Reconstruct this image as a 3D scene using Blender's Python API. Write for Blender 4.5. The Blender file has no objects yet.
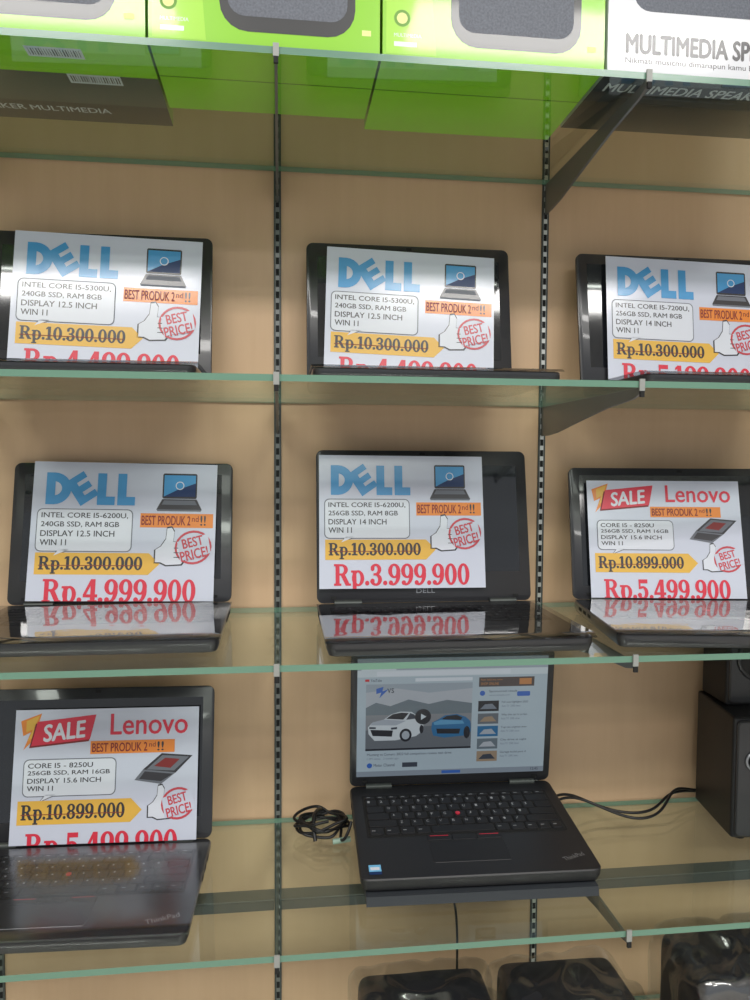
import bpy, bmesh, math, random
from mathutils import Vector, Matrix, noise
random.seed(4)
EYE=1.25
S=0.4204; SD=0.3439
Z=[EYE+0.4416,EYE+0.093,EYE-0.2301,EYE-0.5655,EYE-0.905]
sc=bpy.context.scene
COL=bpy.context.collection

# ---------------------------------------------------------------- materials
def L(c):
    return tuple(((v/255)/12.92 if v/255<=0.04045 else ((v/255+0.055)/1.055)**2.4) for v in c)
_m={}
def mat(name,rgb,rough=0.5,metal=0.0,coat=0.0,emit=0.0,bump=0.0,bscale=40,coatbump=0.0,spec=0.5,var=0.0,crough=0.06):
    if name in _m: return _m[name]
    m=bpy.data.materials.new(name); m.use_nodes=True
    nt=m.node_tree; b=nt.nodes['Principled BSDF']; c=L(rgb)
    b.inputs['Base Color'].default_value=(*c,1); b.inputs['Roughness'].default_value=rough
    b.inputs['Metallic'].default_value=metal; b.inputs['Specular IOR Level'].default_value=spec
    b.inputs['Coat Weight'].default_value=coat; b.inputs['Coat Roughness'].default_value=crough
    tc=nt.nodes.new('ShaderNodeTexCoord')
    if emit>0:
        b.inputs['Emission Color'].default_value=(*c,1); b.inputs['Emission Strength'].default_value=emit
    if var>0:
        n=nt.nodes.new('ShaderNodeTexNoise'); n.inputs['Scale'].default_value=bscale; nt.links.new(tc.outputs['Object'],n.inputs['Vector'])
        r=nt.nodes.new('ShaderNodeMixRGB'); r.blend_type='MIX'
        r.inputs[1].default_value=(*[v*(1-var) for v in c],1); r.inputs[2].default_value=(*[min(1,v*(1+var)) for v in c],1)
        nt.links.new(n.outputs['Fac'],r.inputs[0]); nt.links.new(r.outputs[0],b.inputs['Base Color'])
    if bump>0 or coatbump>0:
        n=nt.nodes.new('ShaderNodeTexNoise'); n.inputs['Scale'].default_value=bscale; n.inputs['Detail'].default_value=3
        nt.links.new(tc.outputs['Object'],n.inputs['Vector'])
        bp=nt.nodes.new('ShaderNodeBump'); bp.inputs['Strength'].default_value=max(bump,coatbump); bp.inputs['Distance'].default_value=0.002
        nt.links.new(n.outputs['Fac'],bp.inputs['Height'])
        nt.links.new(bp.outputs[0],b.inputs['Coat Normal'])
        if bump>0: nt.links.new(bp.outputs[0],b.inputs['Normal'])
    _m[name]=m; return m

def wood_mat():
    m=bpy.data.materials.new('wall_wood_veneer'); m.use_nodes=True; nt=m.node_tree; b=nt.nodes['Principled BSDF']
    tc=nt.nodes.new('ShaderNodeTexCoord'); mp=nt.nodes.new('ShaderNodeMapping'); mp.inputs['Scale'].default_value=(14,1,1.2)
    nt.links.new(tc.outputs['Object'],mp.inputs['Vector'])
    n=nt.nodes.new('ShaderNodeTexNoise'); n.inputs['Scale'].default_value=3.0; n.inputs['Detail'].default_value=8; n.inputs['Roughness'].default_value=0.65; nt.links.new(mp.outputs[0],n.inputs['Vector'])
    r=nt.nodes.new('ShaderNodeValToRGB'); r.color_ramp.elements[0].position=0.25; r.color_ramp.elements[1].position=0.8
    r.color_ramp.elements[0].color=(*L((207,172,136)),1); r.color_ramp.elements[1].color=(*L((215,181,146)),1)
    nt.links.new(n.outputs['Fac'],r.inputs[0]); nt.links.new(r.outputs[0],b.inputs['Base Color'])
    b.inputs['Roughness'].default_value=0.45
    return m
def glass_mat():
    m=bpy.data.materials.new('shelf_glass'); m.use_nodes=True; nt=m.node_tree; nt.nodes.clear()
    out=nt.nodes.new('ShaderNodeOutputMaterial'); mix=nt.nodes.new('ShaderNodeMixShader')
    tr=nt.nodes.new('ShaderNodeBsdfTransparent'); tr.inputs[0].default_value=(0.93,0.975,0.945,1)
    gl=nt.nodes.new('ShaderNodeBsdfGlossy'); gl.inputs['Roughness'].default_value=0.02; gl.inputs[0].default_value=(.95,1,.97,1)
    fr=nt.nodes.new('ShaderNodeFresnel'); geo=nt.nodes.new('ShaderNodeNewGeometry')
    mr=nt.nodes.new('ShaderNodeMapRange'); mr.inputs['To Min'].default_value=1.5; mr.inputs['To Max'].default_value=1/1.5
    nt.links.new(geo.outputs['Backfacing'],mr.inputs['Value']); nt.links.new(mr.outputs[0],fr.inputs['IOR'])
    nt.links.new(fr.outputs[0],mix.inputs[0]); nt.links.new(tr.outputs[0],mix.inputs[1]); nt.links.new(gl.outputs[0],mix.inputs[2])
    nt.links.new(mix.outputs[0],out.inputs[0]); return m
def film_mat(name,fac,rough,scale,strength,tint,dist=0.01):
    m=bpy.data.materials.new(name); m.use_nodes=True; nt=m.node_tree; nt.nodes.clear()
    out=nt.nodes.new('ShaderNodeOutputMaterial'); mix=nt.nodes.new('ShaderNodeMixShader')
    tr=nt.nodes.new('ShaderNodeBsdfTransparent'); tr.inputs[0].default_value=(*tint,1)
    gl=nt.nodes.new('ShaderNodeBsdfGlossy'); gl.inputs['Roughness'].default_value=rough
    tc=nt.nodes.new('ShaderNodeTexCoord'); n=nt.nodes.new('ShaderNodeTexNoise'); n.inputs['Scale'].default_value=scale; n.inputs['Detail'].default_value=3
    nt.links.new(tc.outputs['Object'],n.inputs['Vector'])
    bp=nt.nodes.new('ShaderNodeBump'); bp.inputs['Strength'].default_value=strength; bp.inputs['Distance'].default_value=dist; nt.links.new(n.outputs['Fac'],bp.inputs['Height'])
    nt.links.new(bp.outputs[0],gl.inputs['Normal'])
    mix.inputs[0].default_value=fac
    nt.links.new(tr.outputs[0],mix.inputs[1]); nt.links.new(gl.outputs[0],mix.inputs[2]); nt.links.new(mix.outputs[0],out.inputs[0]); return m

# ---------------------------------------------------------------- mesh builder
_tc={}
def text_mesh(s,off=0.0,shear=0.0):
    """text outline as a mesh; bold weight is made by overlaying shifted copies (z component = layer lift)"""
    k=(s,off,shear)
    if k in _tc: return _tc[k]
    cu=bpy.data.curves.new('t','FONT'); cu.body=s; cu.resolution_u=3; cu.shear=shear
    o=bpy.data.objects.new('t',cu); COL.objects.link(o)
    dg=bpy.context.evaluated_depsgraph_get(); dg.update()
    me=o.evaluated_get(dg).to_mesh()
    vs=[tuple(v.co) for v in me.vertices]; fs=[tuple(p.vertices) for p in me.polygons]
    o.evaluated_get(dg).to_mesh_clear(); bpy.data.objects.remove(o); bpy.data.curves.remove(cu)
    V=[];Fc=[]
    sh=[(0,0)] if off<=0 else [(-off,0),(off,0),(0,-off*.7),(0,off*.7)]
    for i,(dx,dy) in enumerate(sh):
        b=len(V); V+=[(x+dx,y+dy,i*2e-6) for x,y,z in vs]; Fc+=[tuple(b+a for a in f) for f in fs]
    _tc[k]=(V,Fc); return _tc[k]

class MB:
    def __init__(s): s.v=[];s.f=[];s.m=[];s.mats=[]
    def mi(s,m):
        if m not in s.mats: s.mats.append(m)
        return s.mats.index(m)
    def add(s,vs,fs,m,M=None):
        o=len(s.v); i=s.mi(m)
        s.v+=[tuple(M@Vector(v)) if M else tuple(v) for v in vs]
        for f in fs: s.f.append([o+a for a in f]); s.m.append(i)
    def frame(s,o,ux,uz,n): s.fr=(Vector(o),Vector(ux),Vector(uz),Vector(n))
    def p3(s,x,z,l): o,a,b,n=s.fr; return tuple(o+a*x+b*z+n*l)
    def poly(s,pts,m,l=0.0002): s.add([s.p3(x,z,l) for x,z in pts],[list(range(len(pts)))],m)
    def rect(s,x0,z0,x1,z1,m,l=0.0002): s.poly([(x0,z0),(x1,z0),(x1,z1),(x0,z1)],m,l)
    def rrect(s,x0,z0,x1,z1,r,m,l=0.0002,n=5):
        pts=[]
        for cx,cz,a0 in ((x1-r,z1-r,0),(x0+r,z1-r,90),(x0+r,z0+r,180),(x1-r,z0+r,270)):
            for i in range(n+1):
                a=math.radians(a0+90*i/n); pts.append((cx+r*math.cos(a),cz+r*math.sin(a)))
        s.poly(pts,m,l)
    def ell(s,cx,cz,rx,rz,m,l=0.0002,rot=0,n=28):
        c,q=math.cos(rot),math.sin(rot); pts=[]
        for i in range(n):
            a=2*math.pi*i/n; x=rx*math.cos(a); z=rz*math.sin(a); pts.append((cx+x*c-z*q,cz+x*q+z*c))
        s.poly(pts,m,l)
    def text(s,t,x0,z0,x1,z1,m,l=0.0004,off=0.0,rot=0,shear=0.0,flip=1):
        vs,fs=text_mesh(t,off,shear)
        ax=min(v[0] for v in vs);bx=max(v[0] for v in vs);ay=min(v[1] for v in vs);by=max(v[1] for v in vs)
        c,q=math.cos(rot),math.sin(rot); cx,cz=(x0+x1)/2,(z0+z1)/2; out=[]
        for v in vs:
            x=(v[0]-ax)/(bx-ax)*(x1-x0)+x0-cx; z=(v[1]-ay)/(by-ay)*(z1-z0)+z0-cz
            out.append(s.p3(cx+x*c-z*q,cz+flip*(x*q+z*c),l+v[2]))
        s.add(out,fs,m)
    def box(s,a,b,m,M=None):
        x0,y0,z0=a;x1,y1,z1=b
        vs=[(x0,y0,z0),(x1,y0,z0),(x1,y1,z0),(x0,y1,z0),(x0,y0,z1),(x1,y0,z1),(x1,y1,z1),(x0,y1,z1)]
        s.add(vs,[(3,2,1,0),(4,5,6,7),(0,1,5,4),(1,2,6,5),(2,3,7,6),(3,0,4,7)],m,M)
    def slab(s,x0,y0,x1,y1,r,levels,m,M=None,n=5,cap=(True,True)):
        vs=[];k=4*(n+1)
        for z,ins in levels:
            rr=max(r-ins,0.0003)
            X0,Y0,X1,Y1=x0+ins,y0+ins,x1-ins,y1-ins
            for cx,cy,a0 in ((X1-rr,Y1-rr,0),(X0+rr,Y1-rr,90),(X0+rr,Y0+rr,180),(X1-rr,Y0+rr,270)):
                for i in range(n+1):
                    a=math.radians(a0+90*i/n); vs.append((cx+rr*math.cos(a),cy+rr*math.sin(a),z))
        fs=[]
        for j in range(len(levels)-1):
            for i in range(k): fs.append((j*k+i,j*k+(i+1)%k,(j+1)*k+(i+1)%k,(j+1)*k+i))
        if cap[0]: fs.append(list(range(k))[::-1])
        if cap[1]: fs.append([(len(levels)-1)*k+i for i in range(k)])
        s.add(vs,fs,m,M)
    def cyl(s,p,q,r,m,n=20,r2=None):
        p,q=Vector(p),Vector(q); d=(q-p).normalized(); a=d.orthogonal().normalized(); b=d.cross(a); r2=r if r2 is None else r2
        vs=[];
        for c,R in ((p,r),(q,r2)):
            for i in range(n):
                t=2*math.pi*i/n; vs.append(tuple(c+a*R*math.cos(t)+b*R*math.sin(t)))
        fs=[(i,(i+1)%n,n+(i+1)%n,n+i) for i in range(n)]+[list(range(n))[::-1],list(range(n,2*n))]
        s.add(vs,fs,m)
    def torus(s,c,ax,R,r,m,n=32,k=10):
        c=Vector(c);d=Vector(ax).normalized();a=d.orthogonal().normalized();b=d.cross(a);vs=[];fs=[]
        for i in range(n):
            t=2*math.pi*i/n; e=a*math.cos(t)+b*math.sin(t)
            for j in range(k):
                u=2*math.pi*j/k; vs.append(tuple(c+e*(R+r*math.cos(u))+d*r*math.sin(u)))
        for i in range(n):
            for j in range(k): fs.append((i*k+j,((i+1)%n)*k+j,((i+1)%n)*k+(j+1)%k,i*k+(j+1)%k))
        s.add(vs,fs,m)
    def obj(s,name,parent=None,smooth=False,clipz=None):
        me=bpy.data.meshes.new(name); me.from_pydata(s.v,[],s.f)
        for m in s.mats: me.materials.append(m)
        for p,i in zip(me.polygons,s.m): p.material_index=i
        if clipz is not None:
            bm=bmesh.new(); bm.from_mesh(me)
            bmesh.ops.bisect_plane(bm,geom=bm.verts[:]+bm.edges[:]+bm.faces[:],plane_co=(0,0,clipz),plane_no=(0,0,1),clear_inner=True)
            bm.to_mesh(me); bm.free()
        me.validate(); me.update()
        o=bpy.data.objects.new(name,me); COL.objects.link(o)
        if smooth:
            for p in me.polygons: p.use_smooth=True
            try: me.set_sharp_from_angle(angle=math.radians(35))
            except Exception: pass
        if parent: o.parent=parent
        return o
def empty(name,loc=(0,0,0),rot=(0,0,0)):
    o=bpy.data.objects.new(name,None); o.empty_display_size=0.05; COL.objects.link(o); o.location=loc; o.rotation_euler=rot; return o

# ---------------------------------------------------------------- bold slab-serif numerals (polygons)
def ring(cx,cy,rx,ry,tx,ty,a0=0,a1=360):
    n=max(6,int(abs(a1-a0)/15)); q=[]
    for i in range(n):
        A=math.radians(a0+(a1-a0)*i/n);B=math.radians(a0+(a1-a0)*(i+1)/n)
        q.append([(cx+rx*math.cos(A),cy+ry*math.sin(A)),(cx+rx*math.cos(B),cy+ry*math.sin(B)),(cx+(rx-tx)*math.cos(B),cy+(ry-ty)*math.sin(B)),(cx+(rx-tx)*math.cos(A),cy+(ry-ty)*math.sin(A))])
    return q
def rc(a,b,c,d): return [[(a,b),(c,b),(c,d),(a,d)]]
def ball(x,y,r): return [[(x+r*math.cos(i*math.pi/6),y+r*math.sin(i*math.pi/6)) for i in range(12)]]
G={
'0':(.66,ring(.32,.5,.31,.51,.20,.11)),
'1':(.52,rc(.15,0,.36,1)+rc(.03,0,.49,.11)+[[(.16,1),(.03,.88),(.03,.77),(.16,.84)]]),
'3':(.64,ring(.29,.74,.28,.27,.19,.11,-90,160)+ring(.29,.27,.31,.29,.20,.11,-165,90)+ball(.13,.77,.10)+ball(.12,.21,.11)+rc(.17,.46,.3,.57)),
'4':(.68,rc(.34,0,.55,1)+[[(.34,1),(.48,1),(.15,.34),(.01,.34)]]+rc(.01,.22,.66,.35)+rc(.23,0,.65,.10)),
'5':(.64,rc(.08,.80,.57,1)+rc(.08,.5,.18,.9)+ring(.29,.32,.31,.34,.20,.11,-165,125)+ball(.12,.21,.11)),
'8':(.66,ring(.32,.75,.28,.26,.18,.10)+ring(.32,.28,.31,.29,.20,.10)),
'9':(.66,ring(.32,.67,.31,.34,.20,.10)+ring(.25,.5,.38,.51,.20,.10,-105,20)+ball(.14,.12,.11)),
'R':(.86,rc(.09,0,.29,1)+rc(.01,0,.38,.10)+rc(.01,.90,.3,1)+ring(.40,.735,.31,.265,.20,.10,-90,90)+rc(.2,.90,.41,1)+rc(.2,.47,.41,.57)+[[(.34,.5),(.56,.52),(.78,.10),(.86,.10),(.86,0),(.60,0)]]),
'p':(.70,rc(.09,-.28,.28,.70)+rc(.01,-.30,.37,-.20)+rc(.01,.60,.2,.70)+ring(.36,.34,.31,.37,.19,.10)),
'.':(.27,ball(.12,.11,.11)),
}
def serif(mb,t,x0,y0,x1,y1,m,l):
    tot=sum(G[c][0] for c in t); k=(x1-x0)/tot; h=y1-y0; x=x0; e=0
    for c in t:
        w,ps=G[c]
        for p in ps:
            mb.poly([(x+a*k,y1-b*h) for a,b in p],m,l+e*1.2e-6); e=(e+1)%50
        x+=w*k

# ---------------------------------------------------------------- palette
GL=glass_mat(); WOOD=wood_mat()
FILM=film_mat('clear_plastic_wrap',0.17,0.14,16,0.35,(.95,.96,.97))
SHEET=film_mat('protective_film',0.42,0.05,14,0.12,(.62,.63,.65),0.004)
SHEET2=film_mat('protective_film_loose',0.22,0.20,14,0.07,(.78,.79,.81),0.004)
GEDGE=mat('glass_edge',(104,142,122),0.2,coat=0.3)
STEEL=mat('bracket_steel',(122,124,122),0.4,metal=0.6)
STEELD=mat('bracket_dark',(78,82,80),0.45,metal=0.4)
SLOT=mat('slot_black',(24,24,24),0.8)
STRIP=mat('standard_chrome',(215,215,210),0.3,metal=0.5)
CAPW=mat('clip_grey',(150,152,148),0.4)
BLK=mat('laptop_black',(38,38,42),0.35,coat=0.6,coatbump=0.1,bscale=30)  # base, bezel, matte and keycap blacks raised, haze put into the colour
BLK2=mat('laptop_bezel',(42,42,46),0.33,coat=0.3)
MAT2=mat('laptop_matte',(33,33,36),0.45,var=0.1,bscale=200)
SCR=mat('screen_off',(30,32,37),0.06,coat=0.5)
KEY=mat('keycap',(29,29,32),0.5); KEYG=mat('keycap_legend',(165,168,172),0.6)
SILV=mat('logo_silver',(150,153,158),0.3,metal=0.5)
pr=dict(rough=0.4,coat=0.5,crough=0.14)
RED=mat('print_red',(218,36,64),**pr); ORG=mat('print_orange',(234,136,44),**pr); YEL=mat('print_yellow',(232,182,66),**pr)
PINK=mat('print_pinkred',(200,64,76),**pr)
BLUE=mat('print_blue',(66,154,212),**pr); WHT=mat('sign_paper',(206,211,227),0.35,coat=0.6,coatbump=0.18,bscale=10,crough=0.14)
PURE=mat('print_white',(222,226,236),**pr); INK=mat('print_ink',(42,40,46),**pr); GREY=mat('print_grey',(110,114,124),0.5)
LBL=mat('print_lightblue',(120,190,232),0.4); DBL=mat('print_darkblue',(20,50,100),0.4); MAR=mat('print_maroon',(130,36,36),0.5)

# ---------------------------------------------------------------- room shell
def plane_box(name,a,b,m):
    mb=MB(); mb.box(a,b,m); return mb.obj(name)
PAINT=mat('wall_paint',(196,194,188),0.7,var=0.03,bscale=3); FLOORM=mat('floor_tile',(200,198,192),0.3,var=0.05,bscale=6); CEIL=mat('ceiling_paint',(225,225,222),0.8,var=0.02,bscale=3)
plane_box('wall_back',(-3.0,0.0,0),(3.4,0.08,2.8),WOOD)
plane_box('wall_left',(-3.08,-4.0,0),(-3.0,0.08,2.8),PAINT)
plane_box('wall_right',(3.4,-4.0,0),(3.48,0.08,2.8),PAINT)
plane_box('floor',(-3.08,-4.0,-0.08),(3.48,0.08,0),FLOORM)
plane_box('ceiling',(-3.08,-4.0,2.8),(3.48,0.08,2.88),CEIL)

# ---------------------------------------------------------------- shelving
XL,XR=-0.84,1.25; GT=0.0075
for k,z in enumerate(Z):
    mb=MB(); y0,y1=-SD,-0.004
    vs=[(XL,y0,z-GT),(XR,y0,z-GT),(XR,y1,z-GT),(XL,y1,z-GT),(XL,y0,z),(XR,y0,z),(XR,y1,z),(XL,y1,z)]
    mb.add(vs,[(3,2,1,0),(4,5,6,7)],GL); mb.add(vs,[(0,1,5,4),(1,2,6,5),(2,3,7,6),(3,0,4,7)],GEDGE)
    mb.obj('glass_shelf')
for xs in (-S,0,S,2*S):
    mb=MB(); w=0.0055
    mb.box((xs-w,-0.0035,0.2),(xs-w+0.0025,0,2.5),STEELD); mb.box((xs+w-0.0025,-0.0035,0.2),(xs+w,0,2.5),STEELD)
    mb.box((xs-w+0.0025,-0.003,0.2),(xs+w-0.0025,0,2.5),STRIP if xs==S else STEEL)
    zz=0.22
    while zz<2.48:
        mb.box((xs-w+0.003,-0.0034,zz),(xs+w-0.003,-0.0030,zz+0.010),SLOT); zz+=0.017
    mb.obj('shelf_standard')
    for k,z in enumerate(Z):
        mb=MB(); t=0.0017; zt=z-GT-0.0002
        pf=[(-0.004,0),(-SD+0.004,0),(-SD-0.001,0.0),(-SD-0.001,-0.007),(-SD+0.02,-0.012),(-0.25,-0.018),(-0.16,-0.03),(-0.07,-0.043),(-0.03,-0.046),(-0.004,-0.046)]
        n=len(pf); vs=[(xs-t,y,zt+q) for y,q in pf]+[(xs+t,y,zt+q) for y,q in pf]
        mb.add(vs,[list(range(n)),list(range(n,2*n))[::-1]]+[(i,n+i,n+(i+1)%n,(i+1)%n) for i in range(n)],STEEL)
        mb.box((xs-0.0032,-SD-0.0035,zt-0.004),(xs+0.0032,-SD-0.0012,zt+0.010),CAPW)
        mb.box((xs-0.0025,-SD-0.0042,zt-0.011),(xs+0.0025,-SD-0.0012,zt-0.004),SLOT)
        mb.obj('shelf_bracket')
mb=MB()
for a,b in ((XL,-S),(-S,0),(0,S),(S,2*S),(2*S,XR)):
    mb.box((a+.004,-0.215,Z[3]-0.022),(b-.004,-0.190,Z[3]-0.0085),STEEL); mb.box((a+.004,-0.2165,Z[3]-0.022),(b-.004,-0.215,Z[3]-0.010),STEELD)
mb.obj('support_rail')

# ---------------------------------------------------------------- laptops
def laptop(hx,hy,zs,W=0.307,D=0.215,T=0.019,H=0.208,tilt=12,rz=0,pitch=0,on=False,style='a',lt=0.007,brand=None,film=None):
    root=empty('laptop',(hx,hy,zs+.0004),(math.radians(pitch),0,math.radians(rz)))
    mb=MB(); h=W/2
    mb.slab(-h,-D,h,0.006,0.012,[(0.0015,0.006),(0.003,0.003),(T*0.55,0.0),(T-0.0015,0.0),(T,0.0015)],BLK if not on else MAT2)
    for fx in (-h+0.03,h-0.03):
        for fy in (-D+0.025,-0.02): mb.box((fx-0.012,fy-0.004,0),(fx+0.012,fy+0.004,0.003),SLOT)
    for sx in (-1,1):
        for i,y in enumerate((-0.04,-0.065,-0.09)):
            x=sx*h; mb.box((min(x,x+sx*0.0004),y-0.007,T*0.55),(max(x,x+sx*0.0004),y+0.007,T*0.8),SLOT)
    mb.obj('base',root,True)
    kb=MB(); kw=W*0.88; x0=-kw/2; yb=-0.028; rows=6; kd=0.0175 if D<0.22 else 0.0185
    kb.slab(x0-0.003,yb-0.011-5*kd-0.003,x0+kw+0.003,yb+0.003,0.003,[(T,0),(T+0.0003,0)],SLOT,cap=(False,True))
    letters=["","1234567890-=","QWERTYUIOP[]","ASDFGHJKL;'","ZXCVBNM,./",""]
    y=yb
    for r in range(rows):
        d=0.010 if r==0 else kd
        spec=[[1]*16,[1]*13+[1.9],[1.5]+[1]*12+[1.4],[1.8]+[1]*11+[2.1],[2.3]+[1]*10+[2.6],[1.2,1.2,1.2,1.2,5,1.2,1.2,1,1,1]][r]
        tot=sum(spec); x=x0; li=0
        for i,kk in enumerate(spec):
            w=kw*kk/tot; g=0.0013
            kb.slab(x+g,y-d+g,x+w-g,y-g,0.002,[(T+0.0003,0),(T+0.0018,0.0002),(T+0.0022,0.0009)],KEY,n=2,cap=(False,True))
            if r in (1,2,3,4) and ((r==1) or i>0) and li<len(letters[r]):
                c=letters[r][li]; li+=1
                kb.frame((0,0,T+0.0023),(1,0,0),(0,1,0),(0,0,1))
                if on: kb.text(c,x+g+0.003,y-0.4*d-0.003,x+g+0.0065,y-0.4*d+0.0025,KEYG,0.0)
                else: kb.rect(x+g+0.003,y-0.4*d-0.0015,x+g+0.0055,y-0.4*d+0.0015,KEYG,0.0)
            elif r in (0,5):
                kb.frame((0,0,T+0.0023),(1,0,0),(0,1,0),(0,0,1))
                if kk<2: kb.rect(x+g+0.003,y-d/2-0.0006,x+g+0.008,y-d/2+0.0006,KEYG,0.0)
            x+=w
        y-=d
    kb.obj('keyboard',root)
    tp=MB(); ty=y-0.004
    tp.slab(-0.06,max(-D+0.008,ty-0.062),0.045,ty-(0.014 if on else 0),0.003,[(T,0),(T+0.0005,0.0004)],BLK2 if not on else KEY,cap=(False,True))
    if on or style=='t':
        for a,b in ((-0.06,-0.026),(-0.025,0.009),(0.010,0.045)):
            tp.slab(a,ty-0.012,b,ty,0.002,[(T,0),(T+0.0012,0.0004)],KEY,cap=(False,True))
            tp.frame((0,0,T+0.0014),(1,0,0),(0,1,0),(0,0,1))
        for a,b in ((-0.056,-0.03),(0.014,0.041)): tp.rect(a,ty-0.0035,b,ty-0.0022,RED,0.0)
        tp.cyl((-0.006,yb-0.010-2.5*kd,T),(-0.006,yb-0.010-2.5*kd,T+0.0035),0.0035,RED)
    tp.frame((0,0,T+0.0006),(1,0,0),(0,1,0),(0,0,1))
    if on:
        tp.rect(-h+0.012,-D+0.016,-h+0.028,-D+0.03,LBL,0); tp.rect(-h+0.014,-D+0.019,-h+0.026,-D+0.025,PURE,0.0002); tp.rect(-h+0.012,-D+0.010,-h+0.028,-D+0.0155,DBL,0)
        tp.text('ThinkPad',h-0.046,-D+0.026,h-0.014,-D+0.034,SILV,0,rot=0.35)
    elif style=='t':
        tp.text('ThinkPad',h-0.054,-D+0.026,h-0.014,-D+0.036,KEYG,0,rot=0.35,off=.01)
    else:
        tp.rect(h-0.032,-D+0.012,h-0.014,-D+0.028,SILV,0)
    tp.obj('touchpad',root)
    hg=MB()
    for a in (-h+0.045,h-0.045): hg.cyl((a-0.02,0.001,T+0.001),(a+0.02,0.001,T+0.001),0.005,STEELD)
    hg.obj('hinge_barrels',root,True)
    if film:
        nx,ny=40,26; vs=[];fs=[]; sd=hx*13+hy*7+zs
        for j in range(ny+1):
            for i in range(nx+1):
                X=-h-.002+(W+.004)*i/nx; Y=-.014-(D-.012)*j/ny
                a=.0006 if film is SHEET2 else .0002
                Zz=T+.0038+a*noise.noise(Vector((X*22+sd,Y*22,0)))+.3*a*noise.noise(Vector((X*50,Y*50,sd)))
                if j==ny: Zz-=.004
                vs.append((X,Y,Zz))
        for j in range(ny):
            for i in range(nx): q=j*(nx+1)+i; fs.append((q,q+nx+1,q+nx+2,q+1))
        fb=MB(); fb.add(vs,fs,film); fo=fb.obj('protective_sheet',root)
        for p in fo.data.polygons: p.use_smooth=True
    lid=empty('lid',(0,0.003,T+0.001),(math.radians(-tilt),0,0)); lid.parent=root
    M=Matrix.Rotation(math.radians(90),4,'X')
    lb=MB(); lb.slab(-h,0.0,h,H,0.010,[(-lt,0.003),(-lt+0.002,0.0),(-0.0008,0.0),(0,0.0012)],BLK2,M)
    lb.frame((0,-0.0003,0),(1,0,0),(0,0,1),(0,-1,0))
    sh=(W-0.036)*9/16; bz=max(0.018,(H-sh)*0.66); sx=h-0.016
    if brand: lb.text(brand,-0.014,bz*0.3,0.014,bz*0.3+0.0065,SILV,0.0001)
    lb.box((-0.004,-0.0004,H-0.007),(0.004,0.0,H-0.003),SLOT)
    for a in (-h+0.02,h-0.028): lb.box((a,-0.0012,0.006),(a+0.008,0,0.010),SLOT)
    lb.obj('lid_shell',lid,True)
    s=MB(); s.frame((0,-0.0004,0),(1,0,0),(0,0,1),(0,-1,0)); zt=min(H-0.012,bz+sh)
    if not on: s.rect(-sx,bz,sx,zt,SCR,0)
    else: webpage(s,-h+.010,.016,W-.020,H-.026)
    s.obj('screen',lid)
    return root
EM=0.62
def em(n,c,e=EM): return mat('lcd_'+n,tuple(int(v*0.55) for v in c),0.25,emit=e*2.9)
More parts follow.
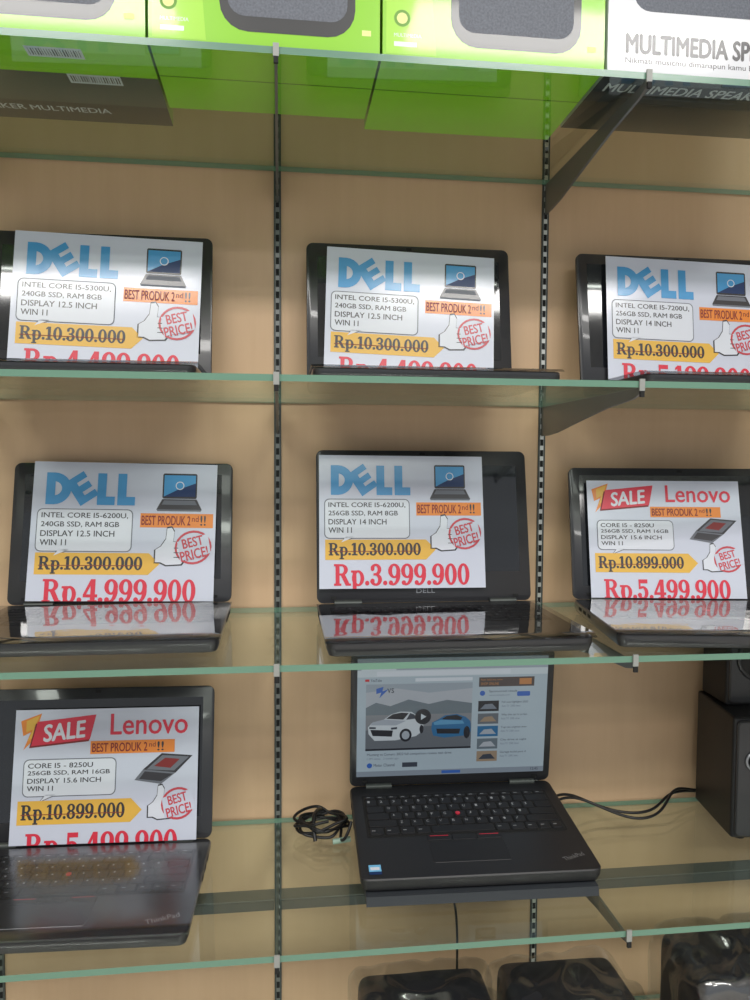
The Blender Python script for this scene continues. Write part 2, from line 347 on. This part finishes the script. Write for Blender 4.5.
def webpage(s,ox,oz,w,h):
    def R(x0,y0,x1,y1,m,l=0.0001): s.rect(ox+x0*w,oz+(1-y1)*h,ox+x1*w,oz+(1-y0)*h,m,l)
    def P(pts,m,l): s.poly([(ox+x*w,oz+(1-y)*h) for x,y in pts],m,l)
    def E(x,y,rx,ry,m,l): s.ell(ox+x*w,oz+(1-y)*h,rx*w,ry*w,m,l)
    def T(t,x0,y0,x1,y1,m,l=0.0004,o=0.0): s.text(t,ox+x0*w,oz+(1-y1)*h,ox+x1*w,oz+(1-y0)*h,m,l,o)
    bg=em('page',(166,184,198)); lt=em('bar',(192,206,216)); dk=em('ink',(56,62,76)); gy=em('greytext',(112,122,138)); sky=em('sky',(146,160,174)); sky2=em('haze',(168,178,188))
    road=em('road',(96,102,112)); rd2=em('road2',(122,128,136)); wh=em('whitecar',(196,206,216)); sil=em('silver',(158,168,180)); bl=em('bluecar',(40,102,152)); bl2=em('bluecar2',(84,148,190)); tree=em('hill',(98,112,122)); bk=em('black',(30,34,42)); rd=em('red',(190,40,50)); bb=em('blue',(50,96,180)); og=em('amber',(182,124,76)); tan=em('tan',(150,132,112))
    wht=em('url',(204,216,226))
    R(0,0,1,1,bg,0); R(0,0,1,0.10,em('tabs',(150,162,176)),0.0001); R(0.02,0.055,0.2,0.10,lt,0.0002); R(0,0.10,1,0.155,lt,0.0001); R(0.1,0.108,0.8,0.148,wht,0.0002)
    R(0.04,0.172,0.062,0.192,rd,0.0002); T('YouTube',0.068,0.170,0.125,0.194,dk); R(0.3,0.17,0.6,0.198,wht,0.0002)
    # video frame is drawn on its own sub-frame (slightly larger than the coordinates below)
    def vx(x): return .045+(x-.05)*1.06
    def vy(y): return .215+(y-.235)*1.06
    def VP(p,m,l): P([(vx(x),vy(y)) for x,y in p],m,l)
    def VE(x,y,rx,ry,m,l): E(vx(x),vy(y),rx*1.06,ry*1.06,m,l)
    x0,x1,y0,y1=.05,.575,.235,.765
    VP([(x0,y0),(x1,y0),(x1,y1),(x0,y1)],sky,0.0001); VP([(x0,.30),(.2,.27),(.36,.31),(x1,.28),(x1,.47),(x0,.47)],sky2,.00015)
    VP([(x0,.42),(.10,.38),(.17,.41),(.26,.36),(.36,.40),(.45,.37),(x1,.40),(x1,.50),(x0,.50)],tree,0.0002); VP([(x0,.48),(x1,.48),(x1,y1),(x0,y1)],rd2,.00022); VP([(x0,.60),(x1,.56),(x1,y1),(x0,y1)],road,.00025)
    VP([(.10,.27),(.135,.255),(.13,.29),(.16,.275),(.115,.345),(.125,.30),(.10,.31)],bb,.0004); T('vs',.155,.25,.19,.29,dk,.0004)
    VP([(.065,.63),(.062,.575),(.085,.535),(.14,.515),(.175,.475),(.22,.455),(.275,.46),(.315,.505),(.335,.55),(.333,.615),(.30,.655),(.20,.685),(.095,.685)],wh,.0003)
    VP([(.085,.535),(.14,.515),(.25,.53),(.20,.565),(.075,.56)],sil,.00035)
    VP([(.150,.51),(.182,.475),(.225,.463),(.262,.468),(.235,.52)],bk,.0004); VP([(.268,.468),(.285,.478),(.312,.512),(.25,.522)],dk,.0004)
    VP([(.073,.595),(.185,.605),(.18,.655),(.085,.645)],bk,.0004); VP([(.068,.572),(.10,.575),(.10,.59),(.068,.588)],dk,.00045); VP([(.175,.582),(.205,.578),(.205,.595),(.175,.598)],dk,.00045)
    VE(.248,.645,.030,.034,bk,.0005); VE(.248,.645,.019,.022,sil,.0006); VE(.326,.60,.010,.022,bk,.0005)
    VP([(.375,.60),(.378,.55),(.41,.525),(.44,.495),(.50,.485),(.545,.51),(.57,.545),(.573,.63),(.55,.66),(.44,.675),(.385,.655)],bl,.0003)
    VP([(.385,.55),(.42,.53),(.53,.54),(.54,.565),(.39,.57)],bl2,.00035); VP([(.425,.525),(.45,.50),(.50,.493),(.53,.515),(.52,.535)],bk,.0004)
    VP([(.40,.60),(.52,.605),(.515,.645),(.405,.64)],bk,.0004); VE(.553,.635,.016,.032,bk,.0005)
    VE(.332,.50,.040,.040,bk,.0007); VP([(.322,.475),(.322,.525),(.349,.50)],lt,.0008)
    VP([(x0,.75),(x1,.75),(x1,y1),(x0,y1)],bk,.0006)
    T('Mustang vs Camaro 2022 full comparison review test drive',.055,.800,.5,.827,dk); T('1.2M views   3 weeks ago',.055,.838,.22,.860,gy)
    E(.068,.905,.014,.014,bb,.0003); T('Motor Channel',.09,.89,.2,.915,dk); R(.24,.885,.32,.925,dk,.0003)
    R(.635,.175,.93,.255,em('banner',(74,66,66)),.0002); T('Fast delivery now',.645,.188,.76,.206,og); T('SHOP ONLINE',.645,.218,.74,.24,og); R(.85,.188,.915,.24,og,.0003)
    T('Sponsored result',.69,.285,.84,.308,dk); E(.655,.31,.014,.014,bb,.0003); T('www.example.com',.69,.32,.80,.338,gy); s.rrect(ox+.84*w,oz+(1-.34)*h,ox+.91*w,oz+(1-.30)*h,.002,bb,.0003)
    cols=[bk,road,bl,tree,tan]; c2=[gy,tan,sil,sky2,dk]
    for i in range(5):
        y=.375+i*.108; R(.635,y,.745,y+.09,cols[i],.0002); P([(.645,y+.07),(.67,y+.03),(.71,y+.025),(.735,y+.07)],c2[i],.0003)
        T(['Full race highlights 2022','Why this car is so fast','Top ten engines ever','City drive at night','Garage build part 4'][i],.76,y+.005,.90,y+.026,dk); T('Auto TV  230K views',.76,y+.038,.86,y+.055,gy)
    R(0,.955,1,1,em('taskbar',(130,142,158)),.0001); R(.45,.965,.55,.99,bb,.0002); T('12:45',.93,.962,.97,.985,dk)

# ---------------------------------------------------------------- price signs
def sign(kind,price,W,Hv,loc,rz,tilt,roll=0,lines=None):
    mb=MB()
    mb.box((0,0,0),(W,0.0008,Hv*W),WHT)
    mb.frame((0,0,Hv*W),(W,0,0),(0,0,-W),(0,-1,0))
    lines=lines or ['INTEL CORE I5-5300U,','240GB SSD, RAM 8GB','DISPLAY 12.5 INCH','WIN 11']
    def T(t,x0,y0,x1,y1,m,l=0.0006,off=0.0,rot=0,shear=0.0):
        mb.text(t,x0,y0,x1,y1,m,l,off,rot,shear,flip=-1)
    if kind=='dell':
        e=0
        def lg(ps):
            nonlocal e
            for p in ps: mb.poly(p,BLUE,.0006+e*1.5e-6); e+=1
        lg(rc(.07,.062,.118,.242)); lg(ring(.112,.152,.092,.090,.050,.050,-90,90))
        def rt(p,c=(.262,.150),a=-.60):
            return [(c[0]+((x-c[0])*math.cos(a)-(y-c[1])*math.sin(a))*1.08,c[1]+((x-c[0])*math.sin(a)+(y-c[1])*math.cos(a))*1.12) for x,y in p]
        for q in (rc(.209,.085,.254,.215),rc(.209,.078,.314,.113),rc(.209,.133,.310,.167),rc(.209,.187,.314,.222)): lg([rt(q[0])])
        for xx in (.345,.455): lg(rc(xx,.062,xx+.048,.242)); lg(rc(xx,.194,xx+.096,.242))
        mb.rrect(.70,.055,.89,.20,.01,INK,.0003); mb.rect(.708,.065,.882,.188,BLUE,.0004); mb.poly([(.708,.188),(.882,.188),(.882,.11),(.78,.15)],DBL,.00045); mb.ell(.795,.125,.024,.024,PURE,.0005); mb.ell(.795,.125,.019,.019,BLUE,.0006)
        mb.poly([(.70,.203),(.89,.203),(.92,.262),(.67,.262)],INK,.0003); mb.poly([(.71,.21),(.88,.21),(.893,.235),(.697,.235)],GREY,.0004); mb.poly([(.67,.262),(.92,.262),(.915,.272),(.675,.272)],GREY,.0003)
        mb.rect(.585,.285,.985,.365,ORG,.0003); T('BEST PRODUK 2',.592,.298,.86,.352,MAR,off=0.015); T('nd',.868,.298,.905,.33,MAR); T('!!',.915,.295,.945,.352,INK,off=0.015)
        bx0,by0,bx1,by1=.03,.265,.545,.505; px1=.905
    else:
        mb.poly([(.03,.06),(.14,.02),(.12,.09),(.19,.07),(.05,.215),(.085,.12),(.045,.14)],ORG,.0003); mb.poly([(.06,.06),(.13,.03),(.10,.10),(.16,.09),(.07,.17),(.095,.105),(.06,.12)],YEL,.0004)
        mb.poly([(.11,.075),(.43,.04),(.40,.175),(.08,.205)],MAR,.0005); mb.poly([(.12,.065),(.435,.032),(.405,.165),(.09,.195)],RED,.0006)
        T('SALE',.15,.07,.385,.165,PURE,.0008,off=0.03,rot=0.10,shear=0.15)
        T('Lenovo',.515,.03,.94,.145,RED,off=0.012)
        mb.rect(.41,.175,.87,.245,ORG,.0003); T('BEST PRODUK 2',.42,.187,.72,.235,MAR,off=0.015); T('nd',.73,.187,.765,.213,MAR); T('!!',.775,.185,.81,.235,INK,off=0.015)
        mb.poly([(.70,.335),(.80,.25),(.97,.265),(.88,.355)],INK,.0003); mb.poly([(.72,.335),(.805,.26),(.95,.272),(.87,.345)],GREY,.0004); mb.poly([(.76,.318),(.82,.275),(.90,.283),(.85,.33)],MAR,.0005)
        mb.poly([(.70,.335),(.88,.355),(.80,.415),(.655,.39)],GREY,.0003); mb.poly([(.71,.345),(.865,.362),(.80,.40),(.68,.385)],INK,.0004)
        bx0,by0,bx1,by1=.055,.265,.555,.465; px1=.90
    mb.rrect(bx0,by0,bx1,by1,.03,GREY,.0003); mb.poly([(bx0+.12,by1-.01),(bx0+.09,by1+.03),(bx0+.19,by1-.01)],GREY,.0003)
    mb.rrect(bx0+.005,by0+.005,bx1-.005,by1-.005,.027,PURE,.0005); mb.poly([(bx0+.127,by1-.012),(bx0+.1,by1+.022),(bx0+.18,by1-.012)],PURE,.0005)
    n=len(lines); lh=(by1-by0-.04)/n
    for i,t in enumerate(lines):
        w=min(.0232*len(t),bx1-bx0-.05); T(t,bx0+.025,by0+.022+i*lh,bx0+.025+w,by0+.022+i*lh+lh*.66,INK,.0007,off=0.012)
    ty=.37 if kind=='dell' else .425; tx=.675 if kind=='dell' else .735; k=1.0 if kind=='dell' else .85
    th=[(.0,.12),(.03,.10),(.055,.06),(.06,.0),(.085,-.005),(.10,.02),(.095,.075),(.15,.08),(.158,.10),(.155,.18),(.14,.20),(.06,.205),(.03,.19),(.0,.19)]
    cx=sum(a for a,b in th)/len(th); cy=sum(b for a,b in th)/len(th)
    mb.poly([(tx+(cx+(a-cx)*1.10)*k,ty+(cy+(b-cy)*1.08)*k) for a,b in th],INK,.0004)
    mb.poly([(tx+a*k,ty+b*k) for a,b in th],PURE,.0006)
    for j in range(3): mb.rect(tx+.10*k,ty+(.108+.026*j)*k,tx+.153*k,ty+(.112+.026*j)*k,INK,.0008)
    sx,sy=(.88,.475) if kind=='dell' else (.895,.52); q=1.0 if kind=='dell' else .9
    for pp in ring(0,0,.102*q,.095*q,.012,.012):
        mb.poly([(sx+a*math.cos(-.3)-b*math.sin(-.3),sy+a*math.sin(-.3)+b*math.cos(-.3)) for a,b in pp],PINK,.0007)
    mb.poly([(sx-.088,sy-.03),(sx+.078,sy-.078),(sx+.098,sy+.03),(sx-.068,sy+.078)],WHT,.0010)
    T('BEST',sx-.062*q,sy-.058*q,sx+.055*q,sy-.002,PINK,.0012,off=0.025,rot=.25); T('PRICE!',sx-.07*q,sy+.008,sx+.085*q,sy+.066*q,PINK,.0012,off=0.025,rot=.25)
    yy0,yy1=(.51,.63) if kind=='dell' else (.485,.61)
    mb.poly([(.035,yy0),(.64,yy0),(.70,(yy0+yy1)/2),(.64,yy1),(.035,yy1)],YEL,.0004)
    old='Rp.10.300.000' if kind=='dell' else 'Rp.10.899.000'
    serif(mb,old,.055,yy0+.020,.610,yy1-.026,INK,.0006); mb.rect(.055,(yy0+yy1)/2+.008,.60,(yy0+yy1)/2+.012,MAR,.0008)
    serif(mb,price,.085,.655,px1,.782,RED,.0006)
    o=mb.obj('price_sign',clipz=-1e-6)
    o.matrix_world=Matrix.Translation(loc)@Matrix.Rotation(math.radians(rz),4,'Z')@Matrix.Rotation(math.radians(-tilt),4,'X')@Matrix.Rotation(math.radians(roll),4,'Y')
    return o

def disp(hx,hy,zs,kind,price,sW,sdx,Hv=.80,lift=0.003,sroll=0,lines=None,**kw):
    T=kw.get('T',0.019); rz=kw.get('rz',0); tilt=kw.get('tilt',12)
    laptop(hx,hy,zs,**kw)
    R=Matrix.Rotation(math.radians(rz),3,'Z')@Matrix.Rotation(math.radians(-tilt),3,'X')
    loc=Vector((hx,hy+0.003,zs+T+0.0014))+R@Vector((sdx,-0.0095,lift))
    sign(kind,price,sW,Hv,loc,rz,tilt,sroll,lines)
# row A
disp(-0.247,-0.075,Z[1],'dell','Rp.4.499.900',.258,-.123,Hv=.77,lift=.0110,tilt=9,H=.213,T=.016,D=.205,sroll=1.6,film=SHEET)
disp(0.196,-0.075,Z[1],'dell','Rp.4.499.900',.252,-.130,Hv=.77,lift=.0098,tilt=9,H=.213,T=.016,D=.205,sroll=2.0,brand='DELL',film=SHEET)
disp(0.618,-0.08,Z[1],'dell','Rp.5.199.900',.255,-.124,Hv=.76,lift=.0105,tilt=9,W=.325,H=.211,T=.016,D=.205,sroll=1.4,film=SHEET,lines=['INTEL CORE I5-7200U,','256GB SSD, RAM 8GB','DISPLAY 14 INCH','WIN 11'])
# row B
disp(-0.225,-0.062,Z[2],'dell','Rp.4.999.900',.262,-.130,Hv=.775,lift=.005,tilt=13,H=.208,W=.315,D=.228,sroll=1.0,film=SHEET,lines=['INTEL CORE I5-6200U,','240GB SSD, RAM 8GB','DISPLAY 12.5 INCH','WIN 11'])
disp(0.218,-0.090,Z[2],'dell','Rp.3.999.900',.247,-.158,lift=.021,tilt=11,W=.322,H=.228,D=.236,sroll=.3,brand='DELL',film=SHEET,lines=['INTEL CORE I5-6200U,','256GB SSD, RAM 8GB','DISPLAY 14 INCH','WIN 11'])
disp(0.616,-0.112,Z[2],'lenovo','Rp.5.499.900',.233,-.147,Hv=.775,lift=.002,tilt=14,rz=-8,W=.345,H=.205,D=.228,style='t',film=SHEET,lines=['CORE I5 - 8250U','256GB SSD, RAM 16GB','DISPLAY 15.6 INCH','WIN 11'])
# row C
disp(-0.262,-0.095,Z[3],'lenovo','Rp.5.499.900',.258,-.111,Hv=.715,lift=.001,tilt=12,rz=-2,W=.335,H=.214,D=.220,style='t',film=SHEET2,lines=['CORE I5 - 8250U','256GB SSD, RAM 16GB','DISPLAY 15.6 INCH','WIN 11'])
# powered laptop on its riser
PT=5.5
laptop(0.270,-0.034,Z[3]+0.0345,W=.318,D=.226,T=.020,H=.218,tilt=0,rz=-1.5,pitch=PT,on=True)
mb=MB(); h=.152; RS=mat('riser_plastic',(46,50,55),0.6)
pf=[(-.231,0.0),(-.2285,.0115),(-.02,.0310),(-.006,.0310),(-.004,0.0)]
n=5; vs=[(-h,a,b) for a,b in pf]+[(h,a,b) for a,b in pf]
mb.add(vs,[list(range(n)),list(range(n,2*n))[::-1]]+[(i,n+i,n+(i+1)%n,(i+1)%n) for i in range(n)],RS)
o=mb.obj('laptop_riser'); o.location=(.270,-.034,Z[3]+.0003); o.rotation_euler=(0,0,math.radians(-1.5))

# ---------------------------------------------------------------- cables
CAB=mat('cable_rubber',(24,24,26),0.4)
def curve(parent,name,pts,r=0.0022,m=None):
    cu=bpy.data.curves.new(name,'CURVE'); cu.dimensions='3D'; cu.bevel_depth=r; cu.bevel_resolution=3; cu.resolution_u=8
    sp=cu.splines.new('NURBS'); sp.points.add(len(pts)-1)
    for p,q in zip(sp.points,pts): p.co=(*q,1)
    sp.use_endpoint_u=True; sp.order_u=4
    cu.materials.append(m or CAB); o=bpy.data.objects.new(name,cu); COL.objects.link(o)
    if parent: o.parent=parent
    return o
root=empty('charger_cable'); zc=Z[3]
pts=[]
for i in range(56):
    a=i*0.55; pts.append((0.066+(0.036+.006*math.sin(i*.9))*math.cos(a)+0.006*math.sin(i*1.7),-0.058+0.032*math.sin(a)+0.006*math.cos(i*2.3),zc+0.007+0.020*i/60+0.005*math.sin(i*1.3)))
curve(root,'coil',pts)
curve(root,'tie',[(0.055,-0.09,zc+.003),(0.05,-0.075,zc+.03),(0.06,-0.05,zc+.036),(0.07,-0.02,zc+.02),(0.07,-0.018,zc+.003)],0.003)
curve(root,'lead',[(0.09,-0.04,zc+.02),(0.10,-0.06,zc+.012),(0.085,-0.10,zc+.004),(0.098,-0.115,zc+.012),(0.1075,-0.10,zc+.035)],0.0022)
mb=MB(); mb.cyl((0.080,-0.10,zc+0.006),(0.106,-0.098,zc+0.008),0.004,mat('plug_pale',(150,176,160),0.4)); mb.obj('plug',root,True)
root=empty('power_cable')
for d,zz in ((0,0),(0.014,0.008)):
    curve(root,'strand',[(0.432,-0.045-d,zc+.03),(0.46,-0.03-d,zc+.035),(0.50,-0.035-d,zc+.012+zz),(0.55,-0.06-d*1.8,zc+.004),(0.60,-0.055-d*1.5,zc+.004+zz*.5),(0.63,-0.03-d,zc+.016+zz),(0.66,-0.016,zc+.02+zz),(0.70,-0.008-d*.1,zc+.012),(0.75,-0.010,zc+.01)],0.0022)
curve(None,'hanging_wire',[(.245,-.10,zc-.0105),(.25,-.12,zc-.05),(.265,-.13,zc-.10),(.262,-.12,zc-.18),(.27,-.10,zc-.30)],0.0018)

# ---------------------------------------------------------------- speakers
SPK=mat('speaker_vinyl',(26,26,28),0.45,bump=0.1,bscale=300); SPF=mat('speaker_front',(46,46,48),0.35,coat=0.2); CONE=mat('speaker_cone',(18,18,18),0.6)
root=empty('subwoofer_speaker',(0.668,-0.160,Z[3]+.0004),(0,0,math.radians(-8)))
mb=MB(); mb.slab(0,0.006,.20,.142,.006,[(0.006,0.002),(.008,0),(.186,0),(.188,.002)],SPK)
for fx in (.02,.18):
    for fy in (.025,.12): mb.cyl((fx,fy,0),(fx,fy,.007),.009,SLOT)
mb.obj('cabinet',root,True)
mb=MB(); M=Matrix.Translation((0,.006,0))@Matrix.Rotation(math.radians(90),4,'X'); mb.slab(0.004,0.010,.196,.184,.008,[(0,0),(.004,0),(.006,.002)],SPF,M)
mb.cyl((.10,-.0005,.075),(.10,.004,.075),.058,SLOT,40); mb.torus((.10,-.001,.075),(0,1,0),.058,.004,SPF); mb.cyl((.10,.003,.075),(.10,-.002,.075),.018,CONE,24,.012)
mb.torus((.030,-.002,.125),(0,1,0),.013,.0020,SILV); mb.cyl((.030,-.002,.125),(.030,-.010,.125),.010,SPF,28)
mb.torus((.14,-.002,.158),(0,1,0),.010,.0015,SILV)
mb.obj('front_baffle',root,True)
root=empty('satellite_speaker',(0.688,-0.105,Z[3]+.1890),(0,0,math.radians(-4)))
mb=MB(); mb.slab(0,0.004,.098,.085,.006,[(0,0.002),(.002,0),(.125,0),(.127,.002)],SPK)
mb.slab(0.003,0.004,.095,.123,.006,[(-.004,0),(-.001,0),(0.001,.002)],SPF,Matrix.Rotation(math.radians(90),4,'X'))
mb.cyl((.049,.0035,.075),(.049,-.003,.075),.034,CONE,32); mb.torus((.049,-.002,.075),(0,1,0),.034,.003,SPF); mb.cyl((.049,.0,.028),(.049,-.003,.028),.012,CONE,24)
mb.obj('cabinet',root,True)

# ---------------------------------------------------------------- boxes on the top shelf
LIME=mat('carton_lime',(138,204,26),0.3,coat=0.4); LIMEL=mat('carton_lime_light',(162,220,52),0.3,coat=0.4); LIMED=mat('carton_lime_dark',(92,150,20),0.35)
CWH=mat('carton_white',(218,220,226),0.35,coat=0.3); CBK=mat('carton_black',(36,37,40),0.35,coat=0.3); GRL=mat('print_grille',(92,97,108),0.5,var=0.6,bscale=420); CYL=mat('print_paleyellow',(232,236,150),0.4); CGR=mat('carton_grey',(84,92,84),0.4,coat=.3)
LIMEB_LIT=mat('carton_lime_base_lit',(164,236,30),0.3,coat=0.3)  # underside copy of the lime, brightened to make up for weak light from below
def carton(x0,x1,y0,y1,kind):
    z0=Z[0]+.0005; H=.26; mb=MB(); w=x1-x0
    if kind=='white':
        mb.box((0,0,0),(w,y1-y0,H),CWH)
        mb.frame((0,0,0),(1,0,0),(0,1,0),(0,0,-1))
        mb.rect(0,0,w,y1-y0,CBK,.0001)
        mb_text_up(mb,'MULTIMEDIA SPEAKER',.012,.024,.225,.044,CWH,.0002,.02)
        mb_text_up(mb,'Nikmati musicmu dimanapun kamu berada',.03,.052,.19,.058,GREY,.0002,0)
        mb.frame((0,0,0),(1,0,0),(0,0,1),(0,-1,0))
        mb.text('MULTIMEDIA SPEAKER',.021,.022,.236,.045,INK,.0002,off=.042)
        mb.text('Nikmati musicmu dimanapun kamu berada',.021,.010,.20,.018,INK,.0002)
        mb.rrect(.03,.07,w-.03,.22,.02,GRL,.0001); mb.ell(.11,.145,.055,.055,CBK,.0002); mb.ell(.24,.145,.055,.055,CBK,.0002)
    else:
        mb.box((0,0,0),(w,y1-y0,H),LIME)
        mb.frame((0,0,0),(1,0,0),(0,0,1),(0,-1,0))
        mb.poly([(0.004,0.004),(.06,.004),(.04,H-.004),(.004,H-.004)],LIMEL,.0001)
        mb.rrect(w*.30,.016,w*.89,.20,.03,CBK,.0002); mb.rrect(w*.335,.032,w*.855,.19,.018,GRL,.0003)
        mb.ell(w*.59,.13,.045,.045,CBK,.0004); mb.ell(w*.59,.13,.032,.032,GRL,.0005)
        mb.rect(w*.05,.012,w*.15,.017,PURE,.0002); mb.text('MULTIMEDIA',w*.05,.022,w*.17,.026,PURE,.0002)
        mb.ell(w*.085,.042,.009,.009,LIMED,.0002); mb.ell(w*.085,.042,.006,.006,CYL,.0003); mb.rect(w*.92,.02,w*.96,.026,CYL,.0002)
        mb.text('SPEAKER',w*.3,.212,w*.86,.24,PURE,.0002,off=.012)
        mb.frame((0,0,0),(1,0,0),(0,1,0),(0,0,-1)); d=y1-y0
        mb.rect(0,0,w,d,LIMEB_LIT,.00005)
        if kind=='label':
            mb.rect(.0,.085,w,d,CGR,.0001); mb.rect(.0,.16,w,d,CBK,.00012)
            for bx,by in ((.14,.028),(.17,.085)):
                mb.rect(bx,by,bx+.06,by+.022,PURE,.0002)
                for j in range(20): mb.rect(bx+.003+j*.0028,by+.004,bx+.003+j*.0028+random.choice((.0007,.0014)),by+.018,INK,.0003)
            for i in range(5): mb_text_up(mb,['Model  PMA 9502 / 9507','Input 220V 50Hz','Made in China','Frequency 40Hz-20kHz','www.speaker.example'][i],.02,.030+i*.009,.10,.036+i*.009,LIMED,.0002,0)
            mb_text_up(mb,'SPEAKER MULTIMEDIA',.03,.172,.2,.186,PURE,.0002,.012)
        else:
            mb.rect(w*.0,.075,w,.077,LIMED,.0001)
    o=mb.obj('speaker_carton'); o.location=(x0,y0,z0)
def mb_text_up(mb,t,x0,y0,x1,y1,m,l,off):
    vs,fs=text_mesh(t,off,0)
    ax=min(v[0] for v in vs);bx=max(v[0] for v in vs);ay=min(v[1] for v in vs);by=max(v[1] for v in vs)
    out=[mb.p3((v[0]-ax)/(bx-ax)*(x1-x0)+x0,y1-(v[1]-ay)/(by-ay)*(y1-y0),l+v[2]) for v in vs]
    mb.add(out,fs,m)
carton(-.410,-.137,-.338,-.125,'label'); carton(-.134,.113,-.338,-.180,'g'); carton(.116,.370,-.338,-.150,'g'); carton(.374,.76,-.338,-.19,'white'); carton(-.70,-.416,-.338,-.15,'g')

# ---------------------------------------------------------------- wrapped goods on the bottom shelf
BAG=mat('bag_black',(38,39,44),0.5,bump=0.3,bscale=60); BAGR=mat('bag_red_trim',(160,30,30),0.4)
def bag(x0,x1,y0,y1,h,seed,red=False):
    root=empty('plastic_wrapped_bag',((x0+x1)/2,(y0+y1)/2,Z[4]+.0004))
    for nm,infl,amp,frq,ex,m in (('bag',-.006,.003,7,14,BAG),('wrap',.004,.010,15,9,FILM)):
        bm=bmesh.new(); bmesh.ops.create_cube(bm,size=2); bmesh.ops.subdivide_edges(bm,edges=bm.edges[:],cuts=44,use_grid_fill=True)
        a,b,c=(x1-x0)/2+infl,(y1-y0)/2+infl,h/2+infl*.5
        for v in bm.verts:
            p=v.co.copy(); q=p.normalized(); e=(abs(p.x)**ex+abs(p.y)**ex+abs(p.z)**ex)**(1/ex)
            p=p/e; P=Vector((p.x*a,p.y*b,p.z*c)); nz=noise.fractal(Vector((P.x*frq+P.z*4,P.y*frq,P.z*frq*.5))+Vector((seed,seed*2,0)),1.0,2.0,2)
            if nm=='wrap': nz=1.0-2.4*abs(nz)
            P+=q*nz*amp; P.z+=h/2; P.z=max(P.z,0.0005); v.co=P
        me=bpy.data.meshes.new(nm); bm.to_mesh(me); bm.free(); me.materials.append(m)
        for p in me.polygons: p.use_smooth=True
        o=bpy.data.objects.new(nm,me); COL.objects.link(o); o.parent=root
    mb=MB()
    for i in range(3): mb.box((-.06+i*.03,-(y1-y0)/2+.002,h*(.90-.03*i)),(-.02+i*.03,-(y1-y0)/2+.02,h*(.908-.03*i)),GREY)
    if red: mb.box((.035,-(y1-y0)/2+.001,h*.86),(.085,-(y1-y0)/2+.02,h*.93),BAGR)
    mb.obj('trim_patch',root)
bag(.100,.282,-.325,-.20,.220,1.0); bag(.292,.468,-.325,-.195,.220,5.0,True); bag(.53,.78,-.325,-.19,.248,9.0)

# ---------------------------------------------------------------- lights
def area(name,loc,sx,sy,power,rot=(0,0,0),col=(1,.98,.95)):
    l=bpy.data.lights.new(name,'AREA'); l.shape='RECTANGLE'; l.size=sx; l.size_y=sy; l.energy=power; l.color=col
    o=bpy.data.objects.new(name,l); COL.objects.link(o); o.location=loc; o.rotation_euler=rot; return o
area('ceiling_lamp',(-.95,-2.2,2.76),1.2,.30,44); area('ceiling_lamp',(1.05,-2.2,2.76),1.2,.30,44); area('ceiling_lamp',(.1,-1.3,2.76),1.2,.3,10); area('ceiling_lamp',(.3,-3.5,2.76),1.2,.35,40)
w=bpy.data.worlds.new('world'); sc.world=w; w.use_nodes=True; bgn=w.node_tree.nodes['Background']; bgn.inputs[0].default_value=(.90,.95,1,1); bgn.inputs[1].default_value=0.66

# ---------------------------------------------------------------- camera
yaw,pitch,roll,f=.1216,-.0522,.0056,769.99
F=Vector((math.sin(yaw)*math.cos(pitch),math.cos(yaw)*math.cos(pitch),math.sin(pitch)))
r=Vector((math.cos(yaw),-math.sin(yaw),0)); u=r.cross(F); c,s=math.cos(roll),math.sin(roll)
r2=r*c+u*s; u2=-r*s+u*c
cam=bpy.data.cameras.new('camera'); cam.sensor_fit='VERTICAL'; cam.sensor_height=36; cam.lens=f/1000*36; cam.clip_start=.02
co=bpy.data.objects.new('camera',cam); COL.objects.link(co); sc.camera=co
M=Matrix.Identity(4)
for i in range(3): M[i][0]=r2[i]; M[i][1]=u2[i]; M[i][2]=-F[i]
M[0][3]=.0051; M[1][3]=-1.2; M[2][3]=EYE
co.matrix_world=M
sc.view_settings.view_transform='Standard'; sc.view_settings.look='None'; sc.view_settings.exposure=-0.22
